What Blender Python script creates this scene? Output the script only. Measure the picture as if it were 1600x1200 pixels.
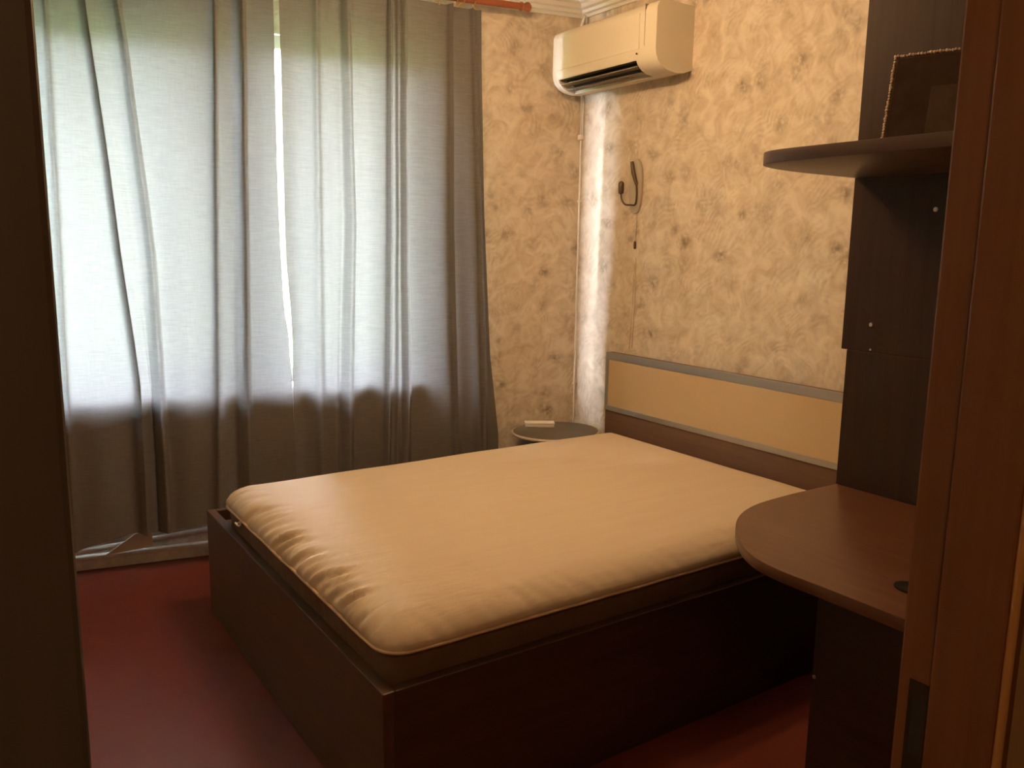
import bpy, bmesh, math, random
from mathutils import Vector, Matrix
from mathutils import noise as mn_
random.seed(7)
S = bpy.context.scene
C = S.collection
for o in list(bpy.data.objects): bpy.data.objects.remove(o)

# ------------------------------------------------------------------ camera
cam_d = bpy.data.cameras.new('camera'); cam = bpy.data.objects.new('camera', cam_d); C.objects.link(cam)
r_ = Vector((0.83038383, -0.55700703, 0.01434829)); u_ = Vector((0.08093399, 0.14605403, 0.9859604)); f_ = Vector((0.55128249, 0.81756431, -0.16636171))
mw = Matrix.Identity(4)
for i in range(3):
    mw[i][0] = r_[i]; mw[i][1] = u_[i]; mw[i][2] = -f_[i]
mw[0][3], mw[1][3], mw[2][3] = -2.77091729, -3.50940552, 1.45837984
cam.matrix_world = mw
cam_d.sensor_width = 36; cam_d.lens = 1301.7/1600*36; cam_d.clip_start = .02
S.camera = cam

# ------------------------------------------------------------------ world, sun, exposure
W = bpy.data.worlds.new('sky'); S.world = W; W.use_nodes = True
bg = W.node_tree.nodes['Background']
bg.inputs['Color'].default_value = (.86, .92, 1.0, 1); bg.inputs['Strength'].default_value = 190.0
sd = bpy.data.lights.new('sun', 'SUN'); sun = bpy.data.objects.new('sun', sd); C.objects.link(sun)
sd.energy = 15; sd.angle = math.radians(13); sd.color = (.93, .96, 1.0)
SUN_DIR = Vector((.962, -.262, -.12)).normalized()      # low, grazing along the window wall
sun.rotation_euler = SUN_DIR.to_track_quat('-Z', 'Y').to_euler(); sun.location = (0, 4, 4)
LAMP = 18          # watts of each bulb of the ceiling lamp
LAMP_COL = (1.0, .61, .30)
vs = S.view_settings
vs.view_transform = 'Standard'; vs.look = 'None'; vs.gamma = 1; vs.use_curve_mapping = False; vs.exposure = 0.0

# ------------------------------------------------------------------ helpers
BETA = 0.1942
CB, SB = math.cos(BETA), math.sin(BETA)
KM = Matrix.Rotation(-BETA, 4, 'Z')          # frame of the slightly skewed window wall: x along it, +y out of the room
def K(x, y, z): return Vector((x*CB + y*SB, -x*SB + y*CB, z))

def tag(o, label, cat, group=None):
    o['label'] = label; o['category'] = cat
    if group: o['group'] = group
    return o
def empty(name, loc=(0, 0, 0), rz=0):
    o = bpy.data.objects.new(name, None); C.objects.link(o); o.location = loc; o.rotation_euler = (0, 0, rz)
    o.empty_display_size = .05
    return o
def link(name, bm, mat, parent=None, smooth=False, kind=None, label=None, M=None):
    """bm is in world coordinates; the parent is un-applied so that it stays put"""
    if M is not None: bm.transform(M)
    if parent is not None:
        pm = wm(parent); bm.transform(pm.inverted())
    bmesh.ops.recalc_face_normals(bm, faces=bm.faces)
    me = bpy.data.meshes.new(name); bm.to_mesh(me); bm.free()
    if smooth:
        for p in me.polygons: p.use_smooth = True
        if smooth != 'all':
            try: me.set_sharp_from_angle(angle=math.radians(40))
            except Exception: pass
    o = bpy.data.objects.new(name, me); C.objects.link(o)
    if mat: me.materials.append(mat)
    if parent is not None: o.parent = parent
    if kind: o['kind'] = kind
    if label: o['label'] = label
    return o
def wm(o):
    m = Matrix.Translation(o.location) @ o.rotation_euler.to_matrix().to_4x4()
    return wm(o.parent) @ m if o.parent else m
def box(bm, x0, x1, y0, y1, z0, z1, bev=0.0, seg=2):
    r = bmesh.ops.create_cube(bm, size=1)
    vsx = r['verts']
    for v in vsx:
        v.co = Vector(((x0+x1)/2 + v.co.x*abs(x1-x0), (y0+y1)/2 + v.co.y*abs(y1-y0), (z0+z1)/2 + v.co.z*abs(z1-z0)))
    if bev:
        es = set()
        for v in vsx: es.update(v.link_edges)
        bmesh.ops.bevel(bm, geom=list(es), offset=bev, segments=seg, profile=.5, affect='EDGES')
    return bm
def B(*a, **k): return box(bmesh.new(), *a, **k)
def tube(bm, pts, r, n=10, cap=True):
    pts = [Vector(p) for p in pts]; rings = []
    rr = r if isinstance(r, (list, tuple)) else [r]*len(pts)
    prev = None
    for i, p in enumerate(pts):
        d = (pts[min(i+1, len(pts)-1)] - pts[max(i-1, 0)]).normalized()
        if prev is None:
            a = d.orthogonal().normalized()
        else:
            a = (prev - d*prev.dot(d)); a = a.normalized() if a.length > 1e-6 else d.orthogonal().normalized()
        prev = a; b = d.cross(a)
        rings.append([bm.verts.new(p + (a*math.cos(t) + b*math.sin(t))*rr[i]) for t in [2*math.pi*k/n for k in range(n)]])
    for A, Bq in zip(rings, rings[1:]):
        for k in range(n): bm.faces.new((A[k], A[(k+1) % n], Bq[(k+1) % n], Bq[k]))
    if cap:
        bm.faces.new(rings[0][::-1]); bm.faces.new(rings[-1])
    return bm
def closed_tube(bm, pts, r, n=8):
    pts = [Vector(p) for p in pts]; N = len(pts); rings = []
    for i, p in enumerate(pts):
        d = (pts[(i+1) % N] - pts[i-1]).normalized()
        a = d.cross(Vector((0, 0, 1)))
        a = a.normalized() if a.length > 1e-5 else d.orthogonal().normalized()
        b = d.cross(a)
        rings.append([bm.verts.new(p + (a*math.cos(t) + b*math.sin(t))*r) for t in [2*math.pi*k/n for k in range(n)]])
    for i in range(N):
        A = rings[i]; Q = rings[(i+1) % N]
        for k in range(n): bm.faces.new((A[k], A[(k+1) % n], Q[(k+1) % n], Q[k]))
    return bm
def lathe(bm, prof, c=(0, 0, 0), n=24, axis='Z'):
    rings = []
    for r, h in prof:
        ring = []
        for k in range(n):
            t = 2*math.pi*k/n
            if axis == 'Z': p = Vector((r*math.cos(t), r*math.sin(t), h))
            elif axis == 'X': p = Vector((h, r*math.cos(t), r*math.sin(t)))
            else: p = Vector((r*math.cos(t), h, r*math.sin(t)))
            ring.append(bm.verts.new(p + Vector(c)))
        rings.append(ring)
    for A, Q in zip(rings, rings[1:]):
        for k in range(n): bm.faces.new((A[k], A[(k+1) % n], Q[(k+1) % n], Q[k]))
    bm.faces.new(rings[0][::-1]); bm.faces.new(rings[-1])
    return bm
def prism(bm, poly, z0, z1, axis='Z', bev=0):
    """poly extruded; axis Z: (x,y) poly; Y: (x,z) poly along y; X: (y,z) poly along x"""
    def P(a, b, h):
        return {'Z': (a, b, h), 'Y': (a, h, b), 'X': (h, a, b)}[axis]
    lo = [bm.verts.new(P(a, b, z0)) for a, b in poly]; hi = [bm.verts.new(P(a, b, z1)) for a, b in poly]
    n = len(poly); fs = []
    for i in range(n): fs.append(bm.faces.new((lo[i], lo[(i+1) % n], hi[(i+1) % n], hi[i])))
    f0 = bm.faces.new(lo[::-1]); f1 = bm.faces.new(hi)
    if bev:
        es = list(set(list(f0.edges) + list(f1.edges)))
        bmesh.ops.recalc_face_normals(bm, faces=bm.faces)
        bmesh.ops.bevel(bm, geom=es, offset=bev, segments=2, profile=.5, affect='EDGES')
    return bm
def catmull(P, per=8, closed=False):
    out = []; n = len(P)
    rng = range(n if closed else n-1)
    for i in rng:
        g = lambda j: Vector(P[j % n]) if closed else Vector(P[max(0, min(n-1, j))])
        p0, p1, p2, p3 = g(i-1), g(i), g(i+1), g(i+2)
        for s in range(per):
            t = s/per
            out.append(.5*((2*p1) + (p2-p0)*t + (2*p0-5*p1+4*p2-p3)*t*t + (3*p1-p0-3*p2+p3)*t**3))
    if not closed: out.append(Vector(P[-1]))
    return out

# ------------------------------------------------------------------ materials
class MT:
    def __init__(s, name, col=(.5, .5, .5), rough=.5, metal=0, spec=.5):
        s.m = bpy.data.materials.new(name); s.m.use_nodes = True; s.t = s.m.node_tree; s.n = s.t.nodes
        s.b = s.n['Principled BSDF']; s.out = s.n['Material Output']
        s.b.inputs['Base Color'].default_value = (*col, 1); s.b.inputs['Roughness'].default_value = rough
        s.b.inputs['Metallic'].default_value = metal; s.b.inputs['Specular IOR Level'].default_value = spec
        s.tc = s.n.new('ShaderNodeTexCoord')
    def L(s, a, b): s.t.links.new(a, b)
    def map(s, scale=(1, 1, 1), rot=(0, 0, 0), src=None):
        m = s.n.new('ShaderNodeMapping'); m.inputs['Scale'].default_value = scale; m.inputs['Rotation'].default_value = rot
        s.L(src or s.tc.outputs['Object'], m.inputs['Vector']); return m.outputs[0]
    def noise(s, vec, scale=5, detail=4, rough=.5, dist=0):
        n = s.n.new('ShaderNodeTexNoise'); n.inputs['Scale'].default_value = scale; n.inputs['Detail'].default_value = detail
        n.inputs['Roughness'].default_value = rough; n.inputs['Distortion'].default_value = dist; s.L(vec, n.inputs['Vector']); return n
    def ramp(s, fac, stops):
        r = s.n.new('ShaderNodeValToRGB'); e = r.color_ramp.elements
        while len(e) < len(stops): e.new(.5)
        for q, (p, c) in zip(e, stops):
            q.position = p; q.color = (*c, 1) if len(c) == 3 else c
        s.L(fac, r.inputs[0]); return r.outputs[0]
    def mix(s, fac, a, b, mode='MIX'):
        m = s.n.new('ShaderNodeMix'); m.data_type = 'RGBA'; m.blend_type = mode
        for i, v in ((0, fac), (6, a), (7, b)):
            if hasattr(v, 'is_linked') or hasattr(v, 'links'): s.L(v, m.inputs[i])
            else: m.inputs[i].default_value = v if i == 0 else (*v, 1)
        return m.outputs[2]
    def math(s, op, a, b=None, clamp=False):
        m = s.n.new('ShaderNodeMath'); m.operation = op; m.use_clamp = clamp
        for i, v in enumerate((a, b)):
            if v is None: continue
            if hasattr(v, 'links'): s.L(v, m.inputs[i])
            else: m.inputs[i].default_value = v
        return m.outputs[0]
    def bump(s, h, strength=.3, dist=.01):
        b = s.n.new('ShaderNodeBump'); b.inputs['Strength'].default_value = strength; b.inputs['Distance'].default_value = dist
        s.L(h, b.inputs['Height']); s.L(b.outputs[0], s.b.inputs['Normal']); return b
    def col(s, c): s.L(c, s.b.inputs['Base Color'])

def wood(name, c1, c2, rough=.4, grain=(3, 3, 60), spec=.5):
    m = MT(name, c1, rough, spec=spec)
    v = m.map(grain); n = m.noise(v, 1.5, 6, .6, .6)
    m.col(m.ramp(n.outputs[0], [(.3, c1), (.7, c2)])); m.bump(n.outputs[0], .05, .002)
    return m.m
dark_wood = wood('dark_brown_laminate', (.030, .014, .009), (.045, .022, .013), .5, (30, 30, 1.5), spec=.2)
dark_wood_h = wood('dark_brown_laminate_board', (.034, .016, .010), (.050, .024, .014), .40, (30, 2, 30))
bed_wood = wood('bed_brown_laminate', (.070, .034, .020), (.100, .050, .029), .42, (25, 1.5, 25))
bed_wood_x = wood('bed_brown_laminate_long', (.050, .024, .014), (.075, .038, .022), .42, (1.5, 25, 25))
desk_wood = wood('desk_walnut_laminate', (.105, .040, .020), (.145, .060, .030), .33, (30, 2, 30))
jamb_wood = wood('varnished_door_frame', (.15, .052, .014), (.20, .072, .022), .42, (30, 30, 1.2))
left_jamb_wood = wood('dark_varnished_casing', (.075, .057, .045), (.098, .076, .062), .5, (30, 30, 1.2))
rod_wood = wood('cherry_wood', (.30, .09, .045), (.38, .13, .06), .3, (2, 30, 30))

def plain(name, c, rough=.5, metal=0, spec=.5, var=.06, scale=12, bump=0):
    m = MT(name, c, rough, metal, spec)
    n = m.noise(m.map((1, 1, 1)), scale, 4, .6)
    m.col(m.mix(n.outputs[0], tuple(x*(1-var) for x in c), tuple(min(1, x*(1+var)) for x in c)))
    if bump: m.bump(n.outputs[0], bump, .002)
    return m.m
white_paint = plain('white_paint', (.78, .76, .72), .45, bump=.1)
old_white = plain('chipped_white_paint', (.74, .73, .70), .55, var=.3, scale=30, bump=.5)
plaster = plain('white_ceiling_paint', (.82, .80, .76), .8)
plastic_ac = plain('aged_white_plastic', (.78, .73, .60), .32, var=.02)
plastic_dark = plain('dark_plastic', (.02, .018, .015), .4)
louvre_grey = plain('grey_louvre_plastic', (.20, .17, .13), .5)
silver = plain('brushed_aluminium_trim', (.42, .42, .43), .35, .6)
steel = plain('steel_screw', (.6, .58, .55), .35, .8)
hb_panel = plain('beige_headboard_panel', (.62, .47, .29), .38, var=.03, scale=3)
gold = plain('brass', (.75, .55, .25), .3, .9)
cord_white = plain('white_cable', (.80, .78, .74), .5)
brown_metal = plain('brown_metal', (.10, .065, .04), .45, .3)
strip_grey = plain('greyish_latch_metal', (.05, .035, .022), .4, .6)
hall_paint = plain('hall_wallpaper', (.42, .27, .13), .7, var=.2, scale=20)
stool_top = plain('dark_grey_tabletop', (.11, .10, .085), .35)
edge_light = plain('light_table_edge', (.55, .48, .40), .4)
white_matt = plain('white_plastic_tray', (.80, .74, .66), .5)
casing_edge = plain('painted_lit_bead', (.50, .26, .09), .35)  # lightened colour paints the lit rounded edge of the frame
ground_m = plain('garden_ground', (.10, .13, .06), .9, var=.4, scale=2)

# floor: dark red painted boards
m = MT('red_painted_floor', (.15, .028, .018), .38)
n1 = m.noise(m.map((1, 1, 1)), 3.0, 5, .6); n2 = m.noise(m.map((6, 60, 1)), 2.0, 4, .6)
m.col(m.mix(n1.outputs[0], (.115, .022, .014), (.175, .036, .023)))
rr = m.ramp(n1.outputs[0], [(.3, (.30, .30, .30)), (.7, (.46, .46, .46))]); m.L(rr, m.b.inputs['Roughness'])
m.bump(n2.outputs[0], .10, .002); floor_m = m.m

# wallpaper: cream ground with taupe feather-like brush strokes
def wallpaper(name, plane_rot):
    m = MT(name, (.6, .5, .38), .62)
    base = m.map((1, 1, 1), plane_rot)
    nw = m.noise(base, 5.0, 3, .5)
    sub = m.n.new('ShaderNodeVectorMath'); sub.operation = 'MULTIPLY_ADD'
    m.L(nw.outputs['Color'], sub.inputs[0]); sub.inputs[1].default_value = (.12, .12, .12); m.L(base, sub.inputs[2])
    # fans of soft brush strokes: each voronoi cell bends a few hatch lines round a shifted centre
    vo = m.n.new('ShaderNodeTexVoronoi'); vo.inputs['Scale'].default_value = 6.0; m.L(sub.outputs[0], vo.inputs['Vector'])
    d = m.n.new('ShaderNodeVectorMath'); d.operation = 'SUBTRACT'; m.L(sub.outputs[0], d.inputs[0]); m.L(vo.outputs['Position'], d.inputs[1])
    off = m.n.new('ShaderNodeVectorMath'); off.operation = 'MULTIPLY_ADD'
    m.L(vo.outputs['Color'], off.inputs[0]); off.inputs[1].default_value = (.20, .20, .20)
    m.L(d.outputs[0], off.inputs[2])
    ln = m.n.new('ShaderNodeVectorMath'); ln.operation = 'LENGTH'; m.L(off.outputs[0], ln.inputs[0])
    ph = m.math('MULTIPLY', ln.outputs['Value'], 300.0)
    s1 = m.math('SINE', ph); s1 = m.math('MULTIPLY_ADD', s1, .5); s1.node.inputs[2].default_value = .5
    strokes = s1
    nb = m.noise(base, 9.0, 4, .55, .8)
    mask = m.ramp(nb.outputs[0], [(.42, (0, 0, 0)), (.66, (1, 1, 1))])
    nf = m.noise(sub.outputs[0], 30, 3, .6)
    fine = m.ramp(nf.outputs[0], [(.35, (0, 0, 0)), (.70, (1, 1, 1))])
    sm = m.math('MULTIPLY', strokes, mask)
    sm2 = m.math('MULTIPLY', sm, m.math('ADD', m.math('MULTIPLY', fine, .75), .25))
    cloud = m.ramp(m.noise(base, 11.0, 5, .62, 1.2).outputs[0], [(.34, (0, 0, 0)), (.68, (1, 1, 1))])
    ground = m.mix(cloud, (.80, .72, .61), (.60, .50, .39))
    nb2 = m.noise(base, 3.0, 3, .5)
    c1 = m.mix(m.math('MULTIPLY', sm2, .42, True), ground, (.30, .22, .14))
    # dark soft blots, mostly drawn out along a slant
    vec2 = m.map((1, 1, 1), tuple(q + .6*(k == 2) for k, q in enumerate(plane_rot)))
    st = m.n.new('ShaderNodeVectorMath'); st.operation = 'MULTIPLY'; m.L(sub.outputs[0], st.inputs[0]); st.inputs[1].default_value = (9, 9, 14)
    vb = m.n.new('ShaderNodeTexVoronoi'); vb.inputs['Scale'].default_value = 1.0; m.L(st.outputs[0], vb.inputs['Vector'])
    bl = m.ramp(vb.outputs['Distance'], [(.08, (1, 1, 1)), (.48, (0, 0, 0))])
    nb3 = m.noise(base, 38, 3, .6)
    blf = m.math('MULTIPLY', bl, m.ramp(nb3.outputs[0], [(.33, (0, 0, 0)), (.56, (1, 1, 1))]))
    blf = m.math('MULTIPLY', blf, m.ramp(m.noise(base, 6.5, 2, .5).outputs[0], [(.40, (.15, .15, .15)), (.60, (1, 1, 1))]))
    c2 = m.mix(m.math('MULTIPLY', blf, .80, True), c1, (.20, .135, .075))
    m.col(c2)
    hh = m.math('ADD', m.math('MULTIPLY', sm, .7), m.math('MULTIPLY', nf.outputs[0], .5))
    m.bump(hh, .14, .0015)
    return m.m
paper_r = wallpaper('floral_wallpaper', (0, math.pi/2, 0))
paper_b = wallpaper('floral_wallpaper_window_wall', (math.pi/2, 0, .4))

# curtain cloth
m = MT('grey_linen_curtain', (.42, .39, .34), .9)
m.n.remove(m.b)
w1 = m.noise(m.map((14, 14, 300)), 1.0, 3, .6); w2 = m.noise(m.map((300, 300, 20)), 1.0, 2, .6)
wv = m.math('ADD', m.math('MULTIPLY', w1.outputs[0], .7), m.math('MULTIPLY', w2.outputs[0], .3))
colr = m.ramp(wv, [(.36, (.80, .80, .80)), (.64, (1, 1, 1))])
cd = m.mix(1.0, colr, (.185, .175, .165), 'MULTIPLY'); ct = m.mix(1.0, colr, (.0224, .0217, .0219), 'MULTIPLY')
df = m.n.new('ShaderNodeBsdfDiffuse'); tr = m.n.new('ShaderNodeBsdfTranslucent'); ad = m.n.new('ShaderNodeAddShader')
m.L(cd, df.inputs[0]); m.L(ct, tr.inputs[0]); m.L(df.outputs[0], ad.inputs[0]); m.L(tr.outputs[0], ad.inputs[1]); m.L(ad.outputs[0], m.out.inputs[0])
curtain_m = m.m

# mattress cloth
m = MT('cream_quilted_cover', (.6, .5, .39), .8)
q = m.noise(m.map((2.2, 14, 6)), 1.6, 4, .55, .5); q2 = m.noise(m.map((1, 1, 1)), 250, 2, .5)
m.col(m.mix(q.outputs[0], (.62, .51, .39), (.69, .58, .45)))
m.bump(m.math('ADD', q.outputs[0], m.math('MULTIPLY', q2.outputs[0], .06)), .35, .012); cover_m = m.m
m = MT('shaded_mattress_border', (.26, .17, .10), .85)  # border brown darkened, the shade on the mattress side is in the colour
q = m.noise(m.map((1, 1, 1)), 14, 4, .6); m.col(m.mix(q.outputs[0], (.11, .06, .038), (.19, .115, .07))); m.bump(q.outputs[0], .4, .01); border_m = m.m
piping_m = plain('mattress_piping', (.68, .52, .38), .7)

# glass
m = MT('window_glass', (1, 1, 1), 0); m.n.remove(m.b)
g = m.n.new('ShaderNodeBsdfTransparent'); g.inputs[0].default_value = (.93, .95, .95, 1)
gl = m.n.new('ShaderNodeBsdfGlossy'); gl.inputs['Roughness'].default_value = .02
fr = m.n.new('ShaderNodeFresnel'); fr.inputs[0].default_value = 1.45
mx = m.n.new('ShaderNodeMixShader'); mx.inputs[0].default_value = .04; m.L(g.outputs[0], mx.inputs[1]); m.L(gl.outputs[0], mx.inputs[2]); m.L(mx.outputs[0], m.out.inputs[0])
glass_m = m.m

# lamp glass (gives off light)
m = MT('lit_frosted_shade', (1, .85, .65), .5)
m.b.inputs['Emission Color'].default_value = (*LAMP_COL, 1); m.b.inputs['Emission Strength'].default_value = 2.0
shade_m = m.m

# ------------------------------------------------------------------ room shell
CEIL = 2.66; XL = -3.35; YF = -3.04; WT = .10
WX0, WX1, WZ0, WZ1 = -3.17, -.93, .80, 2.36      # window opening, wall frame
WTH = .09
def struct(name, bm, mat, **k):
    o = link(name, bm, mat, **k); o['kind'] = 'structure'; return o

struct('floor', B(XL-.2, .2, -5.0, .72, -.1, 0), floor_m)
struct('ceiling', B(XL-.2, .2, -5.0, .72, CEIL, CEIL+.1), plaster)
struct('wall_right', B(0, .15, -5.0, .30, 0, CEIL), paper_r)
struct('wall_left', B(XL-.15, XL, -5.0, .645, 0, CEIL), paper_r)
bm = bmesh.new()
box(bm, -3.42, WX0, 0, WTH, 0, CEIL); box(bm, WX1, .1, 0, WTH, 0, CEIL)
box(bm, WX0, WX1, 0, WTH, 0, WZ0); box(bm, WX0, WX1, 0, WTH, WZ1, CEIL)
struct('wall_back', bm, paper_b, M=KM)
# door wall: opening between the two jambs
DX0, DX1, DZ = -2.737, -1.925, 2.30
bm = bmesh.new()
box(bm, XL, DX0-.04, YF-WT, YF, 0, CEIL); box(bm, DX1+.018, 0, YF-WT, YF, 0, CEIL); box(bm, DX0-.04, DX1+.018, YF-WT, YF, DZ+.04, CEIL)
struct('wall_front', bm, hall_paint)
struct('wall_hall', B(XL-.2, .2, -5.1, -5.0, 0, CEIL), hall_paint)
# window reveal skins and sill
struct('trim_1', B(WX0-.02, WX1+.02, -.142, .035, WZ0-.03, WZ0, bev=.006), white_paint, M=KM)
bm = bmesh.new(); box(bm, WX0, WX0+.006, .002, .035, WZ0, WZ1); box(bm, WX1-.006, WX1, .002, .035, WZ0, WZ1); box(bm, WX0, WX1, .002, .035, WZ1-.006, WZ1)
struct('trim_2', bm, white_paint, M=KM)
# window
win = empty('window_1', K((WX0+WX1)/2, .2, WZ0), -BETA); win['kind'] = 'structure'
wf = bmesh.new(); fy0, fy1 = .046, .078
box(wf, WX0, WX1, fy0, fy1, WZ0, WZ0+.06, bev=.004); box(wf, WX0, WX1, fy0, fy1, WZ1-.06, WZ1, bev=.004)
box(wf, WX0, WX0+.06, fy0, fy1, WZ0+.06, WZ1-.06, bev=.004); box(wf, WX1-.06, WX1, fy0, fy1, WZ0+.06, WZ1-.06, bev=.004)
link('window_frame', wf, white_paint, win, M=KM)
for mx0, mw0 in ((-2.88, .035), (-1.70, .16)):
    link('mullion', B(mx0-mw0, mx0+mw0, fy0, fy1, WZ0+.06, WZ1-.06, bev=.004), white_paint, win, M=KM)
for a, b in ((WX0+.06, -2.915), (-2.845, -1.86), (-1.54, WX1-.06)):
    link('pane', B(a, b, .058, .062, WZ0+.06, WZ1-.06), glass_m, win, M=KM)
# baseboard and cornices
struct('baseboard_back', box(B(-3.4, -.02, -.02, 0, 0, .06, bev=.003), -3.4, -.02, -.034, 0, .05, .068, bev=.004), old_white, M=KM)
def cornice(name, L0, L1, mat4):
    prof = [(0, 0), (0, -.078), (-.010, -.080), (-.014, -.066), (-.028, -.062), (-.032, -.048), (-.048, -.042), (-.056, -.026), (-.074, -.020), (-.080, -.010), (-.100, -.008), (-.104, 0)]
    bm = bmesh.new(); prism(bm, [(a, b+CEIL) for a, b in prof], L0, L1, axis='X')
    return struct(name, bm, plaster, M=mat4)
cornice('trim_3', -3.5, 0.0, KM)
# right wall cornice: profile in (x,z) swept along y
prof = [(0, 0), (0, -.078), (-.010, -.080), (-.014, -.066), (-.028, -.062), (-.032, -.048), (-.048, -.042), (-.056, -.026), (-.074, -.020), (-.080, -.010), (-.100, -.008), (-.104, 0)]
bm = bmesh.new(); prism(bm, [(a, b+CEIL) for a, b in prof], YF, .02, axis='Y'); struct('trim_4', bm, plaster)
# vertical paper joint strip beside the curtain
# door frame
YJ = YF - WT
df = empty('door_1', ((DX0+DX1)/2, YF-WT/2, 0)); df['kind'] = 'structure'
bm = bmesh.new()
box(bm, DX1, DX1+.018, YF-.034, YF+.004, 0, DZ, bev=.003)                       # room side part
box(bm, DX1-.006, DX1+.018, YJ-.004, YF-.034, 0, DZ, bev=.003)                    # stop, proud of it
link('door_jamb', bm, jamb_wood, df)
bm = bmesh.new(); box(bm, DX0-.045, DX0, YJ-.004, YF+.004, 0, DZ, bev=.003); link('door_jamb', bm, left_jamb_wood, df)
link('door_head', B(DX0-.045, DX1+.04, YJ-.004, YF+.004, DZ, DZ+.045, bev=.003), jamb_wood, df)
bm = bmesh.new(); tube(bm, [(DX1-.002, YJ-.008, 0), (DX1-.002, YJ-.008, DZ)], .0045, 10); link('door_bead', bm, casing_edge, df, smooth=True, label='varnished bead with the lit frame edge painted into its colour')
bm = bmesh.new(); box(bm, DX1+.004, DX1+.020, YJ-.009, YJ-.0045, 0, DZ+.09, bev=.002); link('door_casing', bm, jamb_wood, df)
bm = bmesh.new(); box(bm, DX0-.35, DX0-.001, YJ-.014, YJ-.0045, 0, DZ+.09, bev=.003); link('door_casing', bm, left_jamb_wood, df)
# strike plate; a dark sheet paints the shade inside the latch hole
sp = bmesh.new(); x = DX1-.0012
box(sp, x, DX1+.001, YF-.032, YF-.010, .86, .905); box(sp, x, DX1+.001, YF-.032, YF-.010, .972, .992)
box(sp, x, DX1+.001, YF-.032, YF-.028, .905, .972); box(sp, x, DX1+.001, YF-.014, YF-.010, .905, .972)
spo = link('strike_plate', sp, strip_grey, df)
link('latch_shade', B(DX1-.0006, DX1+.0005, YF-.028, YF-.014, .905, .972), plastic_dark, spo)

struct('shade_slab', B(-3.6, .3, .12, .50, 2.50, 2.62), plain('grey_concrete', (.35, .34, .32), .9), M=KM)   # unseen slab, added outside to darken the curtain tops
# outside ground
struct('ground', B(-14, 10, 1.3, 24, -3.2, -3.0), ground_m)

# unseen green bank, added to block low sky light from the curtain tops
bm = bmesh.new(); G = []
for i in range(41):
    row = []
    for j in range(13):
        x = -16 + i*.75; t = j/12; y = 5.0 + 4.5*t
        zz = -3.0 + 6.6*min(1, t*1.6)**.7 + (.55*mn_.noise(Vector((x*.8, y*.8, 0))) + .3*mn_.noise(Vector((x*2.3, y*2.3, 4))) if 0 < j else 0)
        row.append(bm.verts.new((x, y + .4*mn_.noise(Vector((x, 7, t*3))), zz if j < 12 else -3.1)))
    G.append(row)
for A, Q in zip(G, G[1:]):
    for j in range(12): bm.faces.new((A[j], A[j+1], Q[j+1], Q[j]))
struct('light_blocking_bank', bm, plain('foliage_green', (.17, .22, .09), .9, var=.5, scale=1.5))

# ------------------------------------------------------------------ bed
bed = empty('double_bed', (-1.03, -1.07, 0))
tag(bed, 'dark brown laminate double bed with a beige and silver headboard', 'bed')
BX0, BX1, BY0, BY1, BZ = -2.01, -.055, -1.862, -.265, .417
link('foot_board', B(BX0, BX0+.032, BY0, BY1, 0, BZ, bev=.003), bed_wood, bed)
link('side_board', B(BX0+.032, BX1, BY0, BY0+.032, 0, BZ, bev=.003), bed_wood_x, bed)
link('side_board', B(BX0+.032, BX1, BY1-.032, BY1, 0, BZ, bev=.003), bed_wood_x, bed)
link('bed_base', B(BX0+.032, BX1, BY0+.032, BY1-.032, .355, .375), bed_wood_x, bed)
hb = link('headboard', B(BX1, -.018, BY0, -.332, 0, .928, bev=.002), wood('headboard_laminate', (.135, .070, .042), (.18, .10, .06), .4, (25, 1.5, 25)), bed)
px = BX1-.007
link('headboard_panel', B(px+.002, BX1, BY0+.02, -.352, .655, .895), hb_panel, hb, label='beige headboard panel')
for nm, a in (('trim_strip', (px, BX1, BY0, -.332, .893, .930)), ('trim_strip', (px, BX1, BY0, -.332, .636, .662)),
              ('trim_strip', (px, BX1, -.355, -.332, .662, .893)), ('trim_strip', (px, BX1, BY0, BY0+.023, .662, .893))):
    link(nm, B(*a, bev=.0015), silver, hb, label='silver headboard edging')

# mattress
mat = empty('mattress', (-1.05, -1.12, .375))
tag(mat, 'cream mattress with pleated sides and piping, lying on the dark bed', 'mattress')
MX0, MX1, MY0, MY1, MZ0, MZ = -1.988, -.09, -1.838, -.43, .490, .566
def outline(x0, x1, y0, y1, r, nx=190, ny=200, na=18):
    P = []; r = max(r, .0008)
    def seg(a, b, n):
        for k in range(n): P.append((a[0]+(b[0]-a[0])*k/n, a[1]+(b[1]-a[1])*k/n))
    def arc(cx, cy, t0):
        for k in range(na): t = t0 + math.pi/2*k/na; P.append((cx+r*math.cos(t), cy+r*math.sin(t)))
    seg((x0+r, y0), (x1-r, y0), nx); arc(x1-r, y0+r, -math.pi/2); seg((x1, y0+r), (x1, y1-r), ny); arc(x1-r, y1-r, 0)
    seg((x1-r, y1), (x0+r, y1), nx); arc(x0+r, y1-r, math.pi/2); seg((x0, y1-r), (x0, y0+r), ny); arc(x0+r, y0+r, math.pi)
    return P
from mathutils import noise as mn
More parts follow.
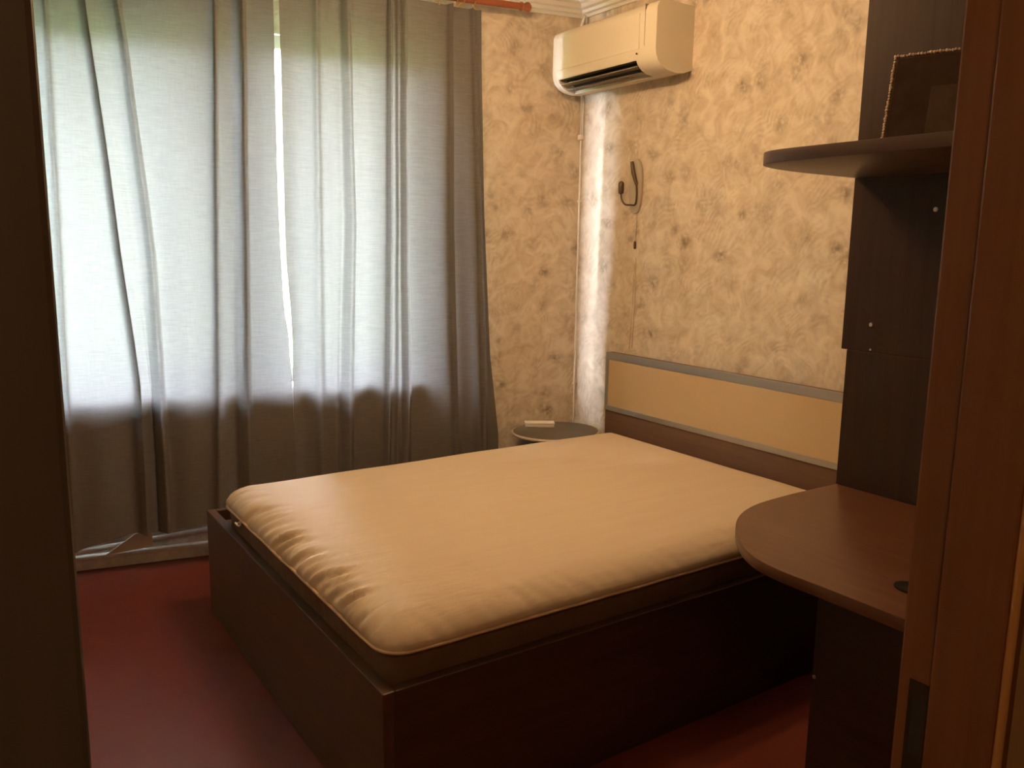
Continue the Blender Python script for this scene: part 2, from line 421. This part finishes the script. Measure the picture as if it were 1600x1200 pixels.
def ringed(rings, name, m_, parent, wr=0.0, close_bottom=True, puff=0):
    bm = bmesh.new(); R = []
    for (ins, z, w, q) in rings:
        P = outline(MX0+ins, MX1-ins, MY0+ins, MY1-ins, .075-ins*.8)
        vsl = []
        for i, (x, y) in enumerate(P):
            foot = max(0, 1-(x-MX0)/.25); near = max(0, 1-(y-MY0)/.2)
            # pleats run up the sides, slightly slanted
            s = y if foot > near else x
            ph = (.5-abs(mn.noise(Vector((s*17 + ins*16, ins*3, 3.1))))*2.2)*1.1 + mn.noise(Vector((s*48 + ins*30, 2, ins*8)))*.55
            amp = w*(foot*(1-.85*min(1, near*1.3))*1.15 + near*.45*(1-foot) + .05)
            dx = dy = 0
            if x < MX0+.12: dx = -ph*amp
            if y < MY0+.12: dy = -ph*amp*.6
            sag = -.010*max(0, 1-abs(x-(MX0+.1))/.5)*max(0, 1-abs(y-MY0)/.9)*0
            vsl.append(bm.verts.new((x+dx, y+dy, z + ph*q*(foot*(1-.9*min(1, near*1.3)) + near*.35*(1-foot)) + mn.noise(Vector((x*3, y*3, 1)))*puff + sag)))
        R.append(vsl)
    n = len(R[0])
    for A, Q in zip(R, R[1:]):
        for k in range(n): bm.faces.new((A[k], A[(k+1) % n], Q[(k+1) % n], Q[k]))
    if close_bottom: bm.faces.new(R[0][::-1])
    bm.faces.new(R[-1])
    return link(name, bm, m_, parent, smooth='all')
ringed([(.012, .489, 0, 0), (.0, .492, .002, .001), (-.003, .500, .006, .002), (.002, .513, .010, .004), (.012, .526, .013, .006), (.026, .539, .014, .008), (.042, .549, .013, .008),
        (.060, .557, .010, .007), (.080, .563, .006, .004), (.105, .567, .003, .002), (.14, .569, 0, 0), (.20, .570, 0, 0), (.3, .571, 0, 0), (.5, .572, 0, 0), (.68, .572, 0, 0)], 'quilted_cover', cover_m, mat, puff=.004)
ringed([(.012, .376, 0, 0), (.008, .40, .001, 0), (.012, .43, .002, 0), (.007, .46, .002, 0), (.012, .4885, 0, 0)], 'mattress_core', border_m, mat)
bm = bmesh.new()
P = outline(MX0-.001, MX1+.001, MY0-.001, MY1+.001, .075, 60, 50, 8)
closed_tube(bm, [(x-.002, y, .4905+.003*mn.noise(Vector((x*7, y*7, 0)))) for x, y in P], .0045, 8); link('piping', bm, piping_m, mat, smooth='all')
lp = bmesh.new(); pts = [(MX0-.012+.008*math.cos(t), -.665+.014*math.sin(t), .478+.004*math.cos(2*t)) for t in [k/12*2*math.pi for k in range(12)]]
closed_tube(lp, pts, .0035, 6); link('corner_loop', lp, cord_white, mat, smooth='all')

# ------------------------------------------------------------------ curtains
def interp(tab, z):
    tab = sorted(tab, key=lambda t: t[1])
    if z <= tab[0][1]: return tab[0][0]
    for (a, za), (b, zb) in zip(tab, tab[1:]):
        if z <= zb: return a+(b-a)*(z-za)/(zb-za)
    return tab[-1][0]
def make_curtain(name, e0, e1, folds, z0f, z1, label, k0=-.185, wav=0, kend=0):
    """e0/e1: left and right edge tables (x,z). folds: (table, half width, depth)"""
    bm = bmesh.new(); rows = []
    NZ = 64
    for iz in range(NZ+1):
        t = iz/NZ
        a0 = interp(e0, 0.2)
        zz = None
        zb = z0f
        z = zb + (z1-zb)*t
        a, b = interp(e0, z), interp(e1, z)
        pts = [(a, k0)]
        last = a
        for (tb, w, d) in sorted(folds, key=lambda f: interp(f[0], 1.2)):
            X = interp(tb, z)
            flare = .75+.35*(1-t)
            ww = w*flare
            mid = (last+X-ww)/2
            pts.append((mid, k0 + .016*math.sin(17*mid+wav) + .010))
            if d > 0:      # an overlapping fold
                if d > .03:
                    pts += [(X-ww, k0+.008), (X-ww*.1, k0-d*.5), (X+ww*.5, k0-d), (X+ww*.25, k0-d*.35), (X+ww*.45, k0+.010), (X+ww*1.6, k0+.016)]
                else:
                    pts += [(X-ww*2.2, k0+.010), (X-ww*1.1, k0-d*.5), (X-ww*.2, k0-d*1.1), (X+ww*.5, k0-d*.6), (X+ww*1.1, k0+.010), (X+ww*2.2, k0+.014)]
            else:          # a soft roll
                pts += [(X-ww, k0+.004), (X, k0+d), (X+ww, k0+.004)]
            last = X+ww
        mid = (last+b)/2
        pts.append((mid, k0+.012)); pts.append((b, k0))
        P = catmull([Vector((p[0], p[1], 0)) for p in pts], 7)
        row = []
        for j, p in enumerate(P):
            rp = 1.0
            q = .007*mn.noise(Vector((p.x*5, z*1.3, wav)))
            kx = kend*max(0, min(1, (p.x+1.0)/.42))
            row.append(bm.verts.new(K(p.x + .38*kx + .003*mn.noise(Vector((p.x*9, z*2.0, 5+wav))), p.y+q+kx, z - (1-t)**6*.2*max(0, -2.2-p.x if p.x > -2.6 else .4) + (0 if iz else .012*mn.noise(Vector((p.x*6, 0, wav)))))))
        rows.append(row)
    n = min(len(r) for r in rows)
    for A, Q in zip(rows, rows[1:]):
        for k in range(n-1): bm.faces.new((A[k], A[k+1], Q[k+1], Q[k]))
    root = empty(name, K((interp(e0, 1)+interp(e1, 1))/2, k0, z0f), -BETA)
    o = link('curtain_cloth', bm, curtain_m, root, smooth='all')
    hm = bmesh.new()
    tag(root, label, 'curtain', 'grey linen curtains on the window')
    return root
Lx = [(-1.548, 2.435), (-1.55, 2.052), (-1.552, 1.656), (-1.547, 1.383), (-1.540, 1.16), (-1.524, 1.046), (-1.515, .815), (-1.512, .52)]
Rx = [(-1.525, 2.437), (-1.526, 2.054), (-1.528, 1.657), (-1.528, 1.383), (-1.515, 1.16), (-1.511, 1.017), (-1.514, .815), (-1.517, .52)]
ZT = 2.525
cl = make_curtain('grey_curtain', [(-3.30, 0), (-3.26, 2.5)], Lx,
    [([(-3.12, 0), (-3.10, 2.5)], .05, -.03),
     ([(-2.95, 0), (-2.93, 2.5)], .04, .02),
     ([(-2.78, 0), (-2.74, 2.5)], .05, -.03),
     ([(-2.56, 0), (-2.54, 2.5)], .05, -.04),
     ([(-2.43, 0), (-2.39, 2.35)], .022, -.02),
     ([(-2.163, .205), (-2.153, .849), (-2.195, 1.379), (-2.231, 1.927), (-2.261, 2.35), (-2.27, 2.6)], .030, .040),
     ([(-2.06, 0), (-2.06, .845), (-2.065, 1.38), (-2.125, 2.223), (-2.15, 2.5)], .014, .022),
     ([(-1.86, 0), (-1.831, .832), (-1.782, 2.407)], .030, -.028),
     ([(-1.72, 0), (-1.709, .825), (-1.67, 2.42)], .016, .022)],
    .198, ZT, 'grey linen curtain left of the narrow bright gap, reaching almost to the floor')
cr = make_curtain('grey_curtain', Rx, [(-.505, .2), (-.512, .5), (-.56, .9), (-.60, 1.6), (-.618, 2.26), (-.622, 2.5)],
    [([(-1.40, 0), (-1.37, 2.5)], .03, -.018),
     ([(-1.27, 0), (-1.257, .80), (-1.233, 1.527), (-1.238, 2.5)], .020, .026),
     ([(-1.085, .2), (-1.08, .483), (-1.054, 1.53), (-1.049, 2.5)], .014, .024),
     ([(-.985, .2), (-.977, .787), (-.982, 2.5)], .014, .018),
     ([(-.74, .3), (-.746, .455), (-.775, 1.537), (-.78, 2.5)], .026, .036),
     ([(-.57, .2), (-.60, 1.0), (-.66, 2.5)], .012, .016)],
    .19, ZT, 'grey linen curtain right of the narrow bright gap, ending beside the papered wall', wav=2.3, kend=.065)

# curtain rod with finial; rings as parts of the curtains
KR, ZR = -.16, 2.556
rod = empty('curtain_rod', K(-1.7, KR, ZR), -BETA); tag(rod, 'reddish brown wooden curtain rod above the right curtain', 'curtain rod')
bm = bmesh.new(); tube(bm, [(-3.32, KR, ZR), (-.42, KR, ZR)], .016, 14); link('rod', bm, rod_wood, rod, smooth=True, M=KM)
bm = bmesh.new(); lathe(bm, [(.012, 0), (.020, .002), (.020, .012), (.013, .016), (.016, .022), (.023, .034), (.022, .046), (.012, .056), (.004, .060)], (-.42, KR, ZR-.0), 16, 'X'); link('finial', bm, rod_wood, rod, smooth=True, M=KM)
for bx in (-3.25, -1.53, -.70):
    bm = bmesh.new(); tube(bm, [(bx, -.0, ZR-.02), (bx, -.02, ZR-.02)], .022, 14); tube(bm, [(bx, -.02, ZR-.02), (bx, KR, ZR-.018)], .007, 8)
    closed_tube(bm, [(bx, KR+.021*math.cos(t), ZR+.021*math.sin(t)) for t in [k/16*2*math.pi for k in range(16)]], .004, 6)
    link('bracket', bm, gold, rod, smooth=True, M=KM, label='brass rod bracket')
def rings(cur, xs):
    for x in xs:
        bm = bmesh.new()
        closed_tube(bm, [(x, KR+.023*math.cos(t), ZR-.003+.023*math.sin(t)) for t in [k/16*2*math.pi for k in range(16)]], .0035, 6)
        tube(bm, [(x, KR-.002, ZR-.026), (x, -.178, ZT-.012)], .004, 6)
        link('curtain_ring', bm, gold, cur, smooth='all', M=KM, label='brass curtain ring')
rings(cl, [-3.22, -3.05, -2.88, -2.70, -2.52, -2.34, -2.16, -1.98, -1.80, -1.60])
rings(cr, [-1.48, -1.30, -1.14, -.98, -.82, -.735, -.65])

# ------------------------------------------------------------------ heating pipe behind the curtain
bm = bmesh.new()
hp = [(-3.2, -.05, .088), (-2.55, -.05, .092), (-2.25, -.05, .112), (-1.9, -.05, .138), (-1.3, -.05, .15), (-1.1, -.05, .15)]
tube(bm, hp, .013, 12)
pipe = link('heating_pipe', bm, old_white, None, smooth=True, M=KM)
tag(pipe, 'white painted heating pipe low on the wall behind the curtain', 'pipe')
bm = bmesh.new(); prism(bm, [(-2.33, .080), (-2.13, .100), (-2.135, .175), (-2.20, .165)], -.085, -.079, axis='Y'); 
pp = link('paper_scrap', bm, plain('scrap_of_cardboard', (.62, .52, .38), .8), None, M=KM); tag(pp, 'pale scrap of cardboard tucked behind the curtain hem', 'cardboard')

# ------------------------------------------------------------------ air conditioner
ac = empty('air_conditioner', (-.11, -.40, 2.33)); tag(ac, 'cream wall mounted air conditioner unit above the corner of the room', 'air conditioner')
prA = [(0, 2.215), (0, 2.478), (-.16, 2.480), (-.196, 2.474), (-.212, 2.462), (-.219, 2.442), (-.220, 2.28), (-.216, 2.255), (-.204, 2.232), (-.180, 2.212), (-.150, 2.200), (-.10, 2.193), (-.05, 2.197)]
prN = [(0, 2.215), (0, 2.478), (-.16, 2.480), (-.196, 2.474), (-.212, 2.462), (-.219, 2.442), (-.220, 2.28), (-.217, 2.262), (-.212, 2.250), (-.165, 2.262), (-.105, 2.232), (-.110, 2.194), (-.05, 2.197)]
ay0, ay1 = -.772, -.040
bm = bmesh.new(); prism(bm, prA, ay0, -.645, axis='Y'); prism(bm, prN, -.645, -.085, axis='Y'); prism(bm, prA, -.085, ay1, axis='Y', bev=.006)
link('case', bm, plastic_ac, ac, smooth=True)
link('louvre', B(-.200, -.148, -.640, -.09, 2.2265, 2.231, bev=.001), louvre_grey, ac, label='grey swing louvre')
bm = B(-.160, -.116, -.640, -.09, 2.2075, 2.211, bev=.001); link('louvre', bm, louvre_grey, ac, label='grey swing louvre')
bm = bmesh.new(); prism(bm, [(-.205, 2.2515), (-.165, 2.2600), (-.106, 2.2305), (-.112, 2.226), (-.166, 2.252), (-.203, 2.246)], -.643, -.087, axis='Y'); link('air_outlet', bm, plastic_dark, ac, label='dark air outlet slot')
link('side_seam', B(-.2206, -.02, -.7005, -.6990, 2.30, 2.4700), louvre_grey, ac)
link('front_panel', B(-.2225, -.219, -.668, -.075, 2.292, 2.440, bev=.0015), plastic_ac, ac)
bm = bmesh.new(); lathe(bm, [(.004, -.2235), (.004, -.219)], (0, -.655, 2.275), 10, 'X'); link('indicator', bm, plastic_dark, ac)

# cables in the corner
bm = bmesh.new()
for yy, xx, za, zb in ((-.014, -.010, 2.01, 2.66-.09), (-.030, -.010, 2.01, 2.20)):
    tube(bm, [(xx, yy, za), (xx, yy+.002, (za+zb)/2), (xx, yy, zb)], .0045, 8)
tube(bm, [(-.012, -.020, 2.01), (-.010, -.016, 1.5), (-.013, -.018, 1.0), (-.010, -.018, .5), (-.012, -.018, .03)], .0045, 8)
cb = link('corner_cable', bm, cord_white, None, smooth='all'); tag(cb, 'thin white cable running down the corner of the walls from the air conditioner', 'cable')
for zc in (2.0, 1.68, .72):
    bm = bmesh.new(); box(bm, -.024, -.001, -.032, -.004, zc-.014, zc+.014, bev=.005) if zc == 2.0 else box(bm, -.020, -.001, -.028, -.010, zc-.006, zc+.006, bev=.002)
    link('cable_clip', bm, white_matt, cb)
bm = bmesh.new(); tube(bm, [(-.030, .000, 2.47), (-.032, -.02, 2.53), (-.014, -.030, 2.59)], .008, 8); tube(bm, [(-.02, -.055, 2.47), (-.016, -.05, 2.52), (-.012, -.04, 2.58)], .006, 8)
hs = link('coolant_hose', bm, cord_white, None, smooth='all'); tag(hs, 'short white hoses rising from the air conditioner top into the ceiling moulding', 'hose')

# ------------------------------------------------------------------ wall sconce bracket with pull cord
sc = empty('wall_lamp', (0, -.45, 1.73)); tag(sc, 'white oblong wall lamp bracket with brown hooked arm above the headboard', 'wall lamp')
bm = bmesh.new(); ol = []
for k in range(28):
    t = 2*math.pi*k/28; cy, cz = math.cos(t), math.sin(t)
    ol.append((-.447+.043*math.copysign(abs(cy)**.75, cy), 1.735+.128*math.copysign(abs(cz)**.9, cz)))
prism(bm, ol, -.016, -.001, axis='X', bev=.004); link('back_plate', bm, plain('greyish_white_plate', (.50, .46, .38), .5), sc, smooth=True)
bm = bmesh.new(); tube(bm, [(-.030, -.436, 1.848), (-.034, -.452, 1.80), (-.030, -.474, 1.742)], [.008, .010, .008], 10); link('arm', bm, brown_metal, sc, smooth=True, label='brown diagonal arm')
bm = bmesh.new(); arm = catmull([(-.030, -.474, 1.742), (-.030, -.478, 1.69), (-.030, -.470, 1.650), (-.034, -.44, 1.648), (-.040, -.408, 1.652), (-.044, -.388, 1.675), (-.044, -.382, 1.70)], 6)
tube(bm, arm, .0045, 8); link('hook', bm, brown_metal, sc, smooth='all', label='thin brown hook')
bm = bmesh.new(); lathe(bm, [(.004, 0), (.012, .004), (.014, .02), (.014, .05), (.010, .058), (.004, .062)], (-.044, -.381, 1.70), 14); link('socket', bm, brown_metal, sc, smooth=True, label='dark brown lamp socket')
bm = bmesh.new(); tube(bm, [(-.008, -.455, 1.615), (-.007, -.457, 1.54), (-.008, -.455, 1.475)], .0016, 6); pc = link('pull_cord', bm, cord_white, sc, smooth='all')
bm = bmesh.new(); lathe(bm, [(.003, 0), (.0065, .004), (.006, .03), (.003, .038)], (-.0085, -.455, 1.44), 10); link('pull_knob', bm, brown_metal, pc, smooth=True)
bm = bmesh.new()
tube(bm, [(-.003, -.462, 1.40), (-.003, -.464, 1.2), (-.003, -.456, .96)], .0014, 5); tube(bm, [(-.003, -.452, 1.36), (-.003, -.448, 1.15), (-.003, -.436, .95)], .0012, 5)
wr = link('wall_wire', bm, plain('pale_wire', (.62, .50, .36), .6), None, smooth='all'); tag(wr, 'pair of thin pale wires on the wallpaper under the wall lamp', 'wire')

# ------------------------------------------------------------------ round side table in the corner
tb = empty('side_table', (-.255, -.165, 0)); tag(tb, 'small round dark topped table in the corner behind the bed', 'table')
cx, cy, rt, zt = -.256, -.185, .230, .520
EL = Matrix.Translation((cx, cy, 0)) @ Matrix.Diagonal((1, .90, 1, 1)) @ Matrix.Translation((-cx, -cy, 0))
bm = bmesh.new(); lathe(bm, [(rt-.012, zt-.022), (rt-.004, zt-.018), (rt-.004, zt-.002), (rt-.008, zt)], (cx, cy, 0), 40); link('table_top', bm, stool_top, tb, smooth=True, M=EL)
bm = bmesh.new(); closed_tube(bm, [(cx+(rt-.003)*math.cos(t), cy+(rt-.003)*math.sin(t), zt-.009) for t in [k/48*2*math.pi for k in range(48)]], .0085, 8); link('edge_band', bm, edge_light, tb, M=EL, smooth='all', label='pale edge band')
for k in range(3):
    t = .5+k*2*math.pi/3 + .7
    dx, dy = math.cos(t), math.sin(t)
    # legs stay clear of bed side and the walls
    bm = bmesh.new(); tube(bm, [(cx+dx*.10, cy+.06+dy*.06, 0), (cx+dx*.085, cy+.06+dy*.05, zt-.02)], .012, 10); link('leg', bm, brown_metal, tb, smooth=True)
tr_ = empty('flat_white_box', (-.33, -.15, zt)); tag(tr_, 'small flat white box lying on the round corner table', 'box')
M2 = Matrix.Translation((-.275, -.070, zt+.0005)) @ Matrix.Rotation(-.55, 4, 'Z')
link('box_body', B(-.075, .075, -.03, .03, 0, .016, bev=.004), white_matt, tr_, M=M2)
link('box_lid', B(-.077, .077, -.032, .032, .0162, .024, bev=.003), white_matt, tr_, M=M2)

# ------------------------------------------------------------------ tall cabinet, shelf and desk
tw = empty('tall_cabinet', (-.29, -2.5, 0)); tag(tw, 'tall dark brown cabinet standing between the headboard and the door', 'cabinet')
TY = -3.0
link('lower_body', B(-.57, -.02, TY, -2.023, 0, 1.162, bev=.0015), dark_wood, tw)
link('upper_body', B(-.57, -.02, TY, -2.004, 1.1625, 2.30, bev=.0015), dark_wood, tw)
for (y, z) in ((-2.096, 1.242), (-2.255, 1.564), (-2.10, 1.17), (-2.344, .775)):
    bm = bmesh.new(); lathe(bm, [(.0055, -.5735), (.0065, -.572), (.0065, -.5695)] if z != 1.17 else [(.003, -.5715), (.003, -.5695)], (0, y, z), 12, 'X')
    link('screw_cap', bm, steel, tw, smooth=True, label='small pale screw cap')
desk = empty('desk', (-.95, -2.5, 0)); tag(desk, 'walnut brown desk with a rounded end beside the foot of the cabinet', 'desk')
pts = [(-.5715, -2.026), (-.68, -2.024), (-.80, -2.024), (-.95, -2.036), (-1.07, -2.080), (-1.175, -2.162), (-1.255, -2.265), (-1.285, -2.36), (-1.285, -2.50), (-1.282, -2.70), (-1.28, -2.98)]
cv = catmull([Vector((a, b, 0)) for a, b in pts], 6)
poly = [(p.x, p.y) for p in cv] + [(-.5715, -2.98)]
bm = bmesh.new(); prism(bm, poly, .722, .750, bev=.002); link('desk_top', bm, desk_wood, desk, smooth=True)
bm = bmesh.new()
ed = [Vector((p.x-.001 if p.x < -1.2 else p.x, p.y+.001, 0)) for p in cv[4:]]
link('leg_panel', B(-.905, -.885, -2.96, -2.225, 0, .7215, bev=.001), dark_wood_h, desk)
link('cross_panel', B(-.884, -.5715, -2.76, -2.742, .10, .7215, bev=.001), dark_wood_h, desk)
for (y, z) in ((-2.232, .309), (-2.478, .400)):
    bm = bmesh.new(); lathe(bm, [(.004, -.9085), (.0055, -.907), (.0055, -.9045)], (0, y, z), 12, 'X'); link('screw_cap', bm, steel, desk, smooth=True, label='small pale screw cap')
bm = bmesh.new(); lathe(bm, [(.030, .7502), (.033, .7512), (.033, .7535), (.026, .7540), (.022, .7530)], (-1.132, -2.60, 0), 28); link('cable_grommet', bm, plastic_dark, desk, smooth=True, label='black round cable grommet')

sh = empty('corner_shelf', (-.84, -2.4, 1.66)); tag(sh, 'dark brown shelf with rounded end fixed high on the cabinet', 'shelf')
pts = [(-.5715, -2.006), (-.70, -2.008), (-.84, -2.016), (-.96, -2.036), (-1.045, -2.068), (-1.09, -2.115), (-1.108, -2.19), (-1.112, -2.35), (-1.112, -2.6), (-1.11, -2.9)]
cv = catmull([Vector((a, b, 0)) for a, b in pts], 6)
shelf_m = wood('shelf_laminate', (.085, .045, .028), (.12, .062, .038), .38, (30, 2, 30))
bm = bmesh.new(); prism(bm, [(p.x, p.y) for p in cv] + [(-.5715, -2.9)], 1.659, 1.689, bev=.0015); link('shelf_board', bm, shelf_m, sh, smooth=True)

# picture in beaded frame leaning on the shelf
pf = empty('picture_frame', (-.80, -2.33, 1.689)); tag(pf, 'small picture with a white beaded edge standing on the high shelf', 'picture frame')
M3 = Matrix.Translation((-.835, -2.250, 1.6925)) @ Matrix.Rotation(math.radians(15), 4, 'Z') @ Matrix.Rotation(math.radians(13), 4, 'Y')
# local: picture lies in the plane x=0, runs towards -y, up +z
W_, H_ = .26, .240
link('picture_board', B(0, .010, -W_, 0, 0, H_, bev=.001), brown_metal, pf, M=M3)
m = MT('dark_print', (.1, .05, .03), .6, spec=.15)
nn = m.noise(m.map((1, 1, 1)), 14, 4, .6)
m.col(m.ramp(nn.outputs[0], [(.35, (.035, .018, .010)), (.5, (.052, .028, .016)), (.7, (.046, .034, .018))]))
print_m = m.m
link('print', B(-.0012, 0, -W_+.008, -.008, .006, H_-.008), print_m, pf, M=M3)
link('rectangle', B(-.0024, -.0013, -W_+.03, -.095, .022, .155), plain('brown_rectangle', (.085, .055, .034), .7, spec=.1, var=.3, scale=30), pf, M=M3, label='paler card set in the picture')  # paler brown rectangle laid over the print
bm = bmesh.new()
bp = [(0, k*H_/34) for k in range(35)] + [(-k*W_/38, H_) for k in range(1, 39)]
for (y, z) in bp:
    r = .0032+.0016*random.random()
    bmesh.ops.create_icosphere(bm, subdivisions=1, radius=r, matrix=Matrix.Translation((-.002+.002*random.random(), y+.0015*(random.random()-.5), z+.0015*(random.random()-.5))))
link('beaded_edge', bm, plain('pearl_beads', (.75, .62, .54), .4), pf, smooth='all', kind='stuff', M=M3)

# ------------------------------------------------------------------ ceiling lamp of the room (just above the frame) and an added fill light in the hall
LC = (-1.28, -1.12)
ch = empty('ceiling_lamp', (LC[0], LC[1], CEIL)); tag(ch, 'warm three bulb ceiling lamp over the middle of the bed', 'ceiling lamp')
bm = bmesh.new(); lathe(bm, [(.06, CEIL-.03), (.065, CEIL-.01), (.065, CEIL)], (*LC, 0), 24); tube(bm, [(*LC, CEIL-.02), (*LC, 2.46)], .010, 10); lathe(bm, [(.01, 2.43), (.03, 2.44), (.03, 2.46), (.01, 2.475)], (*LC, 0), 20); link('stem', bm, gold, ch, smooth=True)
for k in range(3):
    t = 2*math.pi*k/3 + .5; dx, dy = math.cos(t), math.sin(t)
    bm = bmesh.new(); tube(bm, catmull([(LC[0], LC[1], 2.45), (LC[0]+dx*.08, LC[1]+dy*.08, 2.42), (LC[0]+dx*.16, LC[1]+dy*.16, 2.45)], 5), .006, 8); link('arm', bm, gold, ch, smooth='all')
    q = (LC[0]+dx*.16, LC[1]+dy*.16, 2.505)
    bm = bmesh.new(); bmesh.ops.create_uvsphere(bm, u_segments=20, v_segments=12, radius=.045, matrix=Matrix.Translation(q)); so = link('globe', bm, shade_m, ch, smooth='all', label='glowing frosted globe')
    ld = bpy.data.lights.new('bulb', 'POINT'); lo = bpy.data.objects.new('bulb', ld); C.objects.link(lo); lo.location = Vector((dx*.16, dy*.16, 2.505-CEIL-.06)); lo.parent = ch
    ld.energy = LAMP; ld.color = LAMP_COL; ld.shadow_soft_size = .06
hd = bpy.data.lights.new('hall_fill', 'POINT'); ho = bpy.data.objects.new('hall_fill', hd); C.objects.link(ho); ho.location = (-2.75, -4.0, 2.5)  # added fill without a fixture, brightens the door frame
hd.energy = 9; hd.color = LAMP_COL; hd.shadow_soft_size = .08
